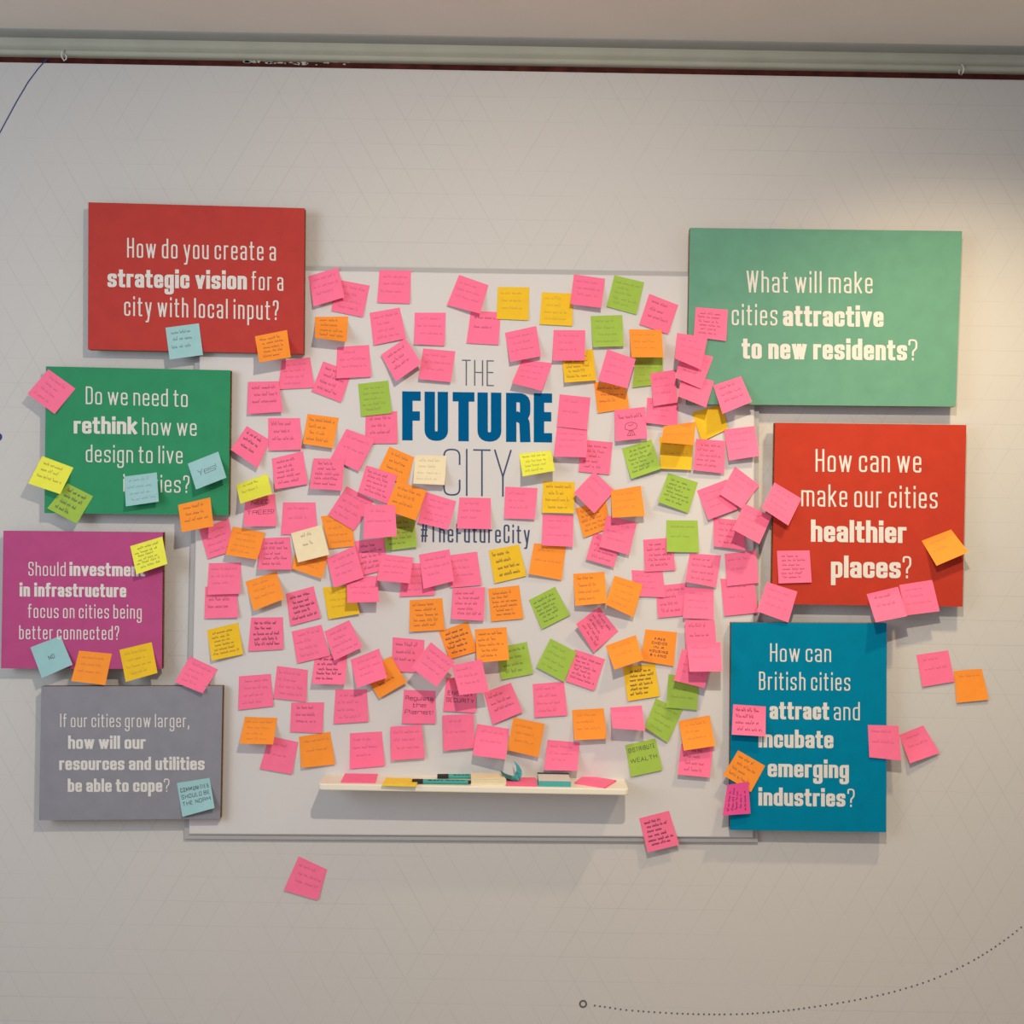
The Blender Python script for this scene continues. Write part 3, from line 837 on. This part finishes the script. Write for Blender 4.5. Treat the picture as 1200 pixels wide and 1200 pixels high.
def build_note(n, k):
    q = n['q']; org = surf(n, 0.5, 0.0)
    V = []
    for off in (0.0, -0.0003):
        for b in range(NV + 1):
            for a in range(NU + 1): V.append(tuple(surf(n, a / NU, b / NV, off)))
    w_ = NU + 1; h_ = w_ * (NV + 1); Fc = []
    for b in range(NV):
        for a in range(NU):
            i = b * w_ + a
            Fc.append((i, i + w_, i + w_ + 1, i + 1)); Fc.append((h_ + i, h_ + i + 1, h_ + i + w_ + 1, h_ + i + w_))
    rim = [a for a in range(w_)] + [b * w_ + NU for b in range(1, NV + 1)] + [NV * w_ + a for a in range(NU - 1, -1, -1)] + [b * w_ for b in range(NV - 1, 0, -1)]
    for a, b in zip(rim, rim[1:] + rim[:1]): Fc.append((a, b, h_ + b, h_ + a))
    o = obj('sticky_note', V, Fc, M[n['col']], origin=org)
    for p in o.data.polygons: p.use_smooth = True
    o.data.set_sharp_from_angle(angle=math.radians(50))
    S, wd = handwriting(n, k)
    V, Fc = [], []
    for s_ in S:
        rb = ribbon(s_, wd)
        m0 = len(V)
        for l, r in rb:
            for p in (l, r): V.append(tuple(surf(n, min(max(p.x, .01), .99), min(max(p.y, .01), .99), 0.00035)))
        Fc += [(m0 + 2 * i, m0 + 2 * i + 1, m0 + 2 * i + 3, m0 + 2 * i + 2) for i in range(len(rb) - 1)]
    if V: obj('handwriting', V, Fc, M['ink_thin' if n['ink'][0] == 'f' and n['ink'][1:].isdigit() else 'ink'], o, origin=org)
    n['o'] = o
for k, n in enumerate(notes): build_note(n, k)

# labels: coloured notes are described one by one, pink ones by the coloured note or mark they stand next to
marks = [(n['phrase'], n['c']) for n in notes if n['phrase']]
marks += [('the word THE', (560, 437)), ('letter F of FUTURE', (482, 487)), ('letter E of FUTURE', (636, 489)), ("board's lower left corner", (216, 983)),
          ("word attractive's panel", (830, 400)), ('pens on the shelf', (530, 913)), ('loose pink pad on shelf', (697, 915)),
          ('strategic vision panel', (330, 380)), ('word emerging', (925, 905)), ('hashtag lettering', (557, 627)), ('grey panel', (240, 815)), ('green panel corner', (60, 435)),
          ("letters CITY", (560, 553)), ("white shelf's left end", (375, 925)), ("white shelf's right end", (735, 930)), ('blue panel corner', (1039, 730))]
pinks = [n for n in notes if not n['phrase']]
DIRS = [('right of', 0), ('below right of', 45), ('below', 90), ('below left of', 135), ('left of', 180), ('above left of', 225), ('above', 270), ('above right of', 315)]
opts = []
for ph, (mx_, my_) in marks:
    for nm, ang in DIRS:
        c = []
        for i, n in enumerate(pinks):
            dx, dy = n['c'][0] - mx_, n['c'][1] - my_
            a = math.degrees(math.atan2(dy, dx)) % 360
            if abs((a - ang + 180) % 360 - 180) <= 22.5: c.append((math.hypot(dx, dy), i))
        c.sort()
        for r, (d_, i) in enumerate(c[:4]):
            if d_ < 190: opts.append((d_ * (1 + 0.9 * r) + (300 if r > 1 else 0), i, r, nm, ph))
opts.sort(); lab = {}
for cst, i, r, nm, ph in opts:
    if i not in lab: lab[i] = (r, nm, ph)
def tilt(n):
    a = math.degrees(math.atan2(n['q'][1][1] - n['q'][0][1], n['q'][1][0] - n['q'][0][0]))
    return 'tilted clockwise' if a > 12 else 'tilted anticlockwise' if a < -12 else 'hanging straight'
ORD = ['nearest', 'second nearest', 'third nearest', 'fourth nearest']
seen = set()
for i, n in enumerate(pinks):
    r, nm, ph = lab[i]
    s_ = 'pink note %s, %s %s %s' % (tilt(n), ORD[r], nm, ph.replace('the ', ''))
    if n['ink'] == 'tree': s_ = 'pink note with a small tree sketch under one written line'
    elif 'ENERGY' in n['ink']: s_ = 'pink note reading ENERGY SECURITY, half covered by a tilted pink note'
    elif 'Planet' in n['ink']: s_ = 'pink note with three written words ending in Planet, right of curled orange note'
    elif 'TREES' in n['ink']: s_ = 'pink note with capital letters, under the lemon note'
    elif n['col'] == 'm': s_ = n['phrase']
    if n['c'][1] > 1000: s_ = 'lone pink note on the bare wall below the board'
    elif n['c'][1] > 960: s_ = "densely written pink note across the board's bottom edge"
    n['label'] = s_
INKW = {'f': 'faintly written', 'd': 'finely written', 'D': 'heavily written', 'v': 'sideways written'}
for n in notes:
    s_ = n.get('label') or n['phrase']
    if n['phrase'] and n['ink'][0] in INKW and n['ink'][1:].isdigit() and 'written' not in s_: s_ = s_ + ', ' + INKW[n['ink'][0]]
    if len(s_.split()) < 4: s_ += ', small square'
    if s_ in seen: print('DUPLICATE LABEL', s_)
    if len(s_.split()) > 16: print('LONG', s_)
    seen.add(s_)
    grp = 'pink sticky notes' if n['col'] == 'p' else 'coloured sticky notes'
    tag(n['o'], s_, 'sticky note', grp)
print('notes', len(notes))
if 0: print()

# ------------------------------------------------------------------ shelf and what lies on it
SD = 0.115
zt = bp(555, 921.5, SD).z
xl, xr = bp(373, 920, SD).x, bp(737, 926, SD).x
th = 0.0145
def shelf_mesh():
    # plan outline with rounded front corners, then a softened edge all round
    R = 0.010; pts = [(xl, 0.0)]
    for i in range(6):
        a = math.pi + math.pi / 2 * i / 5; pts.append((xl + R + math.cos(a) * R, -(SD - R) + math.sin(a) * R))
    for i in range(6):
        a = 1.5 * math.pi + math.pi / 2 * i / 5; pts.append((xr - R + math.cos(a) * R, -(SD - R) + math.sin(a) * R))
    pts.append((xr, 0.0)); n = len(pts)
    cx = (xl + xr) / 2; V = []
    rings = [(0.0025, zt), (0.0007, zt - 0.0007), (0, zt - 0.0025), (0, zt - th + 0.0025), (0.0007, zt - th + 0.0007), (0.0025, zt - th)]
    for ins, z in rings:
        for x, y in pts:
            sx = ins if x < cx else -ins
            V.append((x + sx, y + (ins if y < -0.05 else 0), z))
    Fc = [tuple(range(n)), tuple(range(5 * n, 6 * n))[::-1]]
    for r in range(5):
        for i in range(n): Fc.append((r * n + i, (r + 1) * n + i, (r + 1) * n + (i + 1) % n, r * n + (i + 1) % n))
    return V, Fc
V, Fc = shelf_mesh()
V = [(x, -BH if y == 0 else y, z) for x, y, z in V]
sh = obj('wall_shelf', V, Fc, M['shelf'], origin=((xl + xr) / 2, -BH, zt - th))
tag(sh, 'cream white floating shelf with rounded corners below the notes', 'shelf')
def sp(u, v, up=0.0):
    """point on the shelf top (raised by up) that the photograph shows at u, v"""
    lo, hi = 0.0, 0.3
    for _ in range(40):
        m_ = (lo + hi) / 2
        if bp(u, v, m_).z < zt + up: lo = m_
        else: hi = m_
    return bp(u, v, lo)
def slab_stack(name, corners, z0, z1, m, n=5, jit=0.0006, parent=None, origin=None):
    """pad of paper: n thin leaves, each a hair out of line"""
    V, Fc = [], []; rnd = random.Random(len(corners) * 13 + int(z1 * 1e5))
    for i in range(n):
        a = z0 + (z1 - z0) * i / n; b = z0 + (z1 - z0) * (i + 0.94) / n
        jx, jy = rnd.uniform(-jit, jit), rnd.uniform(-jit, jit)
        k = len(V)
        V += [(x + jx, y + jy, a) for x, y in corners] + [(x + jx, y + jy, b) for x, y in corners]
        Fc += [(k + 3, k + 2, k + 1, k), (k + 4, k + 5, k + 6, k + 7)] + [(k + j, k + (j + 1) % 4, k + 4 + (j + 1) % 4, k + 4 + j) for j in range(4)]
    return obj(name, V, Fc, m, parent, origin=origin)
def xy(p): return (p.x, p.y)
# pink pad, far left
c = [xy(sp(399.5, 917.5)), xy(sp(440, 918)), xy(sp(443, 907.5)), xy(sp(405, 906.5))]
tag(slab_stack('note_pad', c, zt, zt + 0.0022, M['p'], 3, origin=(*c[0], zt)), 'thin pink note pad at the left end of the shelf', 'note pad', 'pads and pens on the shelf')
# yellow pad over the edge
def yb_(u, v): return xy(sp(u, v))
c = [(bp(448, 922, SD + .008).x, -(SD + .010)), (bp(488, 922, SD + .008).x, -(SD + .013)), (bp(491, 914, .07).x, -.070), (bp(452, 913, .07).x, -.066)]
tag(slab_stack('note_pad', c, zt, zt + 0.005, M['s'], 4, origin=(*c[0], zt)), 'yellow note pad jutting over the shelf front beside the pens', 'note pad', 'pads and pens on the shelf')
# cream block
c = [xy(sp(552.5, 921)), xy(sp(592, 921.5)), xy(sp(589, 914.5)), xy(sp(553, 914))]
c = [(bp(552, 921, .104).x, -.104), (bp(593, 921, .104).x, -.104), (bp(586, 910, .045).x, -.045), (bp(551.5, 910, .045).x, -.045)]
tag(slab_stack('note_block', c, zt, zt + 0.0155, M['c'], 9, origin=(*c[0], zt)), 'cream note block between the pens and the teal folded note', 'note block', 'pads and pens on the shelf')
# pink pad in the middle
c = [(bp(593.5, 921, .108).x, -.108), (bp(629, 921, .108).x, -.108), (bp(628, 910, .040).x, -.040), (bp(592, 910, .040).x, -.040)]
tag(slab_stack('note_pad', c, zt, zt + 0.0055, M['p'], 4, origin=(*c[0], zt)), 'pink note pad under the teal folded note', 'note pad', 'pads and pens on the shelf')
# teal folded note standing on it
zz = zt + 0.0062
def fold():
    V, Fc = [], []; rows = 6
    A0, A1 = bp(589, 905, .062), bp(609, 911.5, .062)          # front flap left tip, fold
    path = [(bp(588.5, 904, .07).x, zz + 0.0135), (bp(593, 906, .07).x, zz + 0.007), (bp(599, 909, .07).x, zz + 0.0025), (bp(605.5, 911, .07).x, zz + 0.0002),
            (bp(609, 909, .07).x, zz + 0.003), (bp(611.5, 903, .07).x, zz + 0.013), (bp(611.2, 897, .07).x, zz + 0.024), (bp(608, 891.5, .07).x, zz + 0.036)]
    for off in (0, 0.0004):
        for j, (x, z) in enumerate(path):
            for k in (0, 1):
                V.append((x + off - k * 0.012 * (1 if j > 3 else 0.4), -0.085 + 0.050 * k, z + off))
    n = len(path)
    for s_ in (0, 2 * n):
        for j in range(n - 1): Fc.append((s_ + 2 * j, s_ + 2 * j + 1, s_ + 2 * j + 3, s_ + 2 * j + 2))
    for j in range(n - 1):
        for k in (0, 1): Fc.append((2 * j + k, 2 * j + 2 + k, 2 * n + 2 * j + 2 + k, 2 * n + 2 * j + k))
    for j in (0, n - 1): Fc.append((2 * j, 2 * j + 1, 2 * n + 2 * j + 1, 2 * n + 2 * j))
    return V, Fc
V, Fc = fold()
tag(obj('folded_note', V, Fc, M['pad_teal'], origin=(V[6][0], -0.06, zz), smooth=True), 'teal note folded upright like a wing above the pink pad', 'folded note')
# teal block, white block on it
c = [(bp(631, 921, .106).x, -.106), (bp(669, 921, .106).x, -.106), (bp(666, 910, .036).x, -.036), (bp(630, 910, .036).x, -.036)]
o = slab_stack('note_block', c, zt, zt + 0.0125, M['pad_teal'], 6, origin=(*c[0], zt))
tag(o, 'teal note block with a white top sheet, right of the middle pink pad', 'note block', 'pads and pens on the shelf')
slab_stack('top_sheet', [(x + .0004, y + .0006) for x, y in c], zt + 0.0125, zt + 0.0134, M['pad_white'], 1, parent=o, origin=(*c[0], zt + 0.0125))['label'] = 'white top sheet'
cb = [(c[3][0] - .0006, c[3][1] - .003), (c[2][0] + .0012, c[2][1] - .003), (c[2][0] + .0012, c[2][1]), (c[3][0] - .0006, c[3][1])]
slab_stack('cover_strip', cb, zt + 0.0120, zt + 0.0165, M['pad_dark'], 1, parent=o, origin=(*cb[0], zt + 0.012))['label'] = 'dark cover edge folded up at the back'
# pink pad, right, turned
c = [xy(sp(673, 916.5, .004)), xy(sp(709, 922, .004)), xy(sp(722, 914, .004)), xy(sp(684, 908.5, .004))]
tag(slab_stack('note_pad', c, zt, zt + 0.004, M['p'], 3, origin=(*c[0], zt)), 'slanted pink note pad at the right end of the shelf', 'note pad', 'pads and pens on the shelf')
# small pink leaf standing behind the block
# pens
def tube(name, p0, p1, prof_, m, parent=None, seg=14, org=None):
    """turned body along p0 -> p1; prof_ is a list of (fraction along, radius)"""
    ax = (p1 - p0); e = ax.normalized(); s1 = e.cross(Vector((0, 0, 1))).normalized(); s2 = s1.cross(e)
    V, Fc = [], []
    for t, r in prof_:
        for k in range(seg):
            a = k * 2 * math.pi / seg; V.append(tuple(p0 + ax * t + s1 * math.cos(a) * r + s2 * math.sin(a) * r))
    for i in range(len(prof_) - 1):
        for k in range(seg): Fc.append((i * seg + k, i * seg + (k + 1) % seg, (i + 1) * seg + (k + 1) % seg, (i + 1) * seg + k))
    Fc.append(tuple(range(seg))[::-1]); Fc.append(tuple(range((len(prof_) - 1) * seg, len(prof_) * seg)))
    return obj(name, V, Fc, m, parent, origin=org, smooth=False)
def pen(a, b, labl):
    """a, b: ends of the pen axis; cap at a"""
    t = empty('marker_pen', (a + b) / 2 - Vector((0, 0, 0.0056))); tag(t, labl, 'pen', 'pads and pens on the shelf')
    L_ = (b - a).length
    tube('cap', a, a.lerp(b, 0.185), [(0, .0044), (.04, .0054), (.96, .0056), (1, .0054)], M['pen_black'], t)
    tube('barrel', a.lerp(b, 0.186), a.lerp(b, 0.955), [(0, .0050), (.02, .0053), (.97, .0053), (1, .0048)], M['pen_teal'], t)
    tube('end_plug', a.lerp(b, 0.956), b, [(0, .0042), (.8, .0040), (1, .0030)], M['pen_black'], t)
    e = (b - a).normalized(); V, Fc = [], []
    rnd = random.Random(int(a.x * 1e4))
    s1 = e.cross(Vector((0, 0, 1))).normalized()          # towards / away from the viewer
    if s1.y > 0: s1 = -s1
    up = Vector((0, 0, 1))
    x = 0.27
    while x < 0.85:
        if 0.50 < x < 0.56: x = 0.57; continue
        wl = rnd.uniform(0.004, 0.011); hh = rnd.uniform(0.0006, 0.0011); c0 = a.lerp(b, x) + (s1 + up).normalized() * 0.00545
        nz = (up - s1).normalized(); n = len(V)
        for sx_, sz_ in ((0, -1), (1, -1), (1, 1), (0, 1)): V.append(tuple(c0 + e * wl * sx_ + nz * hh * sz_))
        Fc.append((n, n + 1, n + 2, n + 3)); x += wl / L_ + 0.02
    obj('printed_mark', V, Fc, M['pen_black'], t)
R_ = 0.0056
a = sp(483, 914.5, R_); b = sp(552.5, 916.5, R_)
a = Vector((a.x, -.100, zt + R_)); b = Vector((b.x, -.098, zt + R_))
a.x = bp(483, 914, .1).x; b.x = bp(552, 916, .1).x
a.x = a.x; pen(a + Vector((0, .0, 0)), b + Vector((-0.0005, 0, 0)), 'teal marker pen with black cap, nearer the shelf front')
a2 = Vector((bp(512.5, 907, .045).x, -.046, zt + R_)); b2 = Vector((bp(583, 908, .04).x, -.034, zt + R_))
pen(a2, b2, 'teal marker pen with black cap, nearer the wall')

# picture hooks on the cornice
def curve_tube(pts, r, seg=8):
    V, Fc = [], []
    P = [Vector(p) for p in pts]
    for i, p in enumerate(P):
        e = (P[min(i + 1, len(P) - 1)] - P[max(i - 1, 0)]).normalized()
        s1 = e.cross(Vector((1, 0.2, 0.1))).normalized(); s2 = e.cross(s1)
        for k in range(seg):
            a_ = k * 2 * math.pi / seg; V.append(tuple(p + s1 * math.cos(a_) * r + s2 * math.sin(a_) * r))
    for i in range(len(P) - 1):
        for k in range(seg): Fc.append((i * seg + k, i * seg + (k + 1) % seg, (i + 1) * seg + (k + 1) % seg, (i + 1) * seg + k))
    Fc += [tuple(range(seg))[::-1], tuple(range((len(P) - 1) * seg, len(P) * seg))]
    return V, Fc
def hook(pix, labl):
    P = [tuple(bp(u, v, h)) for u, v, h in pix]
    V, Fc = curve_tube(P, 0.0016); o = obj('picture_hook', V, Fc, M['hook'], origin=P[0], smooth=True)
    tag(o, labl, 'hook', 'picture hooks on the cornice')
def hk(du, dv, mir):
    base = [(75.5, 57, .014), (73.2, 59.5, .018), (72.6, 63, .019), (73.4, 66, .016), (75.5, 69.5, .008)]
    tip = [(75.5, 69.5, .008), (78, 67.8, .015), (78.4, 65, .019), (77.2, 62.5, .019)]
    return [((75 + (u - 75) * mir + du), v + dv, h) for u, v, h in base + tip[1:]]
hook(hk(-.5, 1.5, 1), 'small white picture hook at the left of the cornice')
hook(hk(1052, 18.5, -1), 'small white picture hook at the right of the cornice')
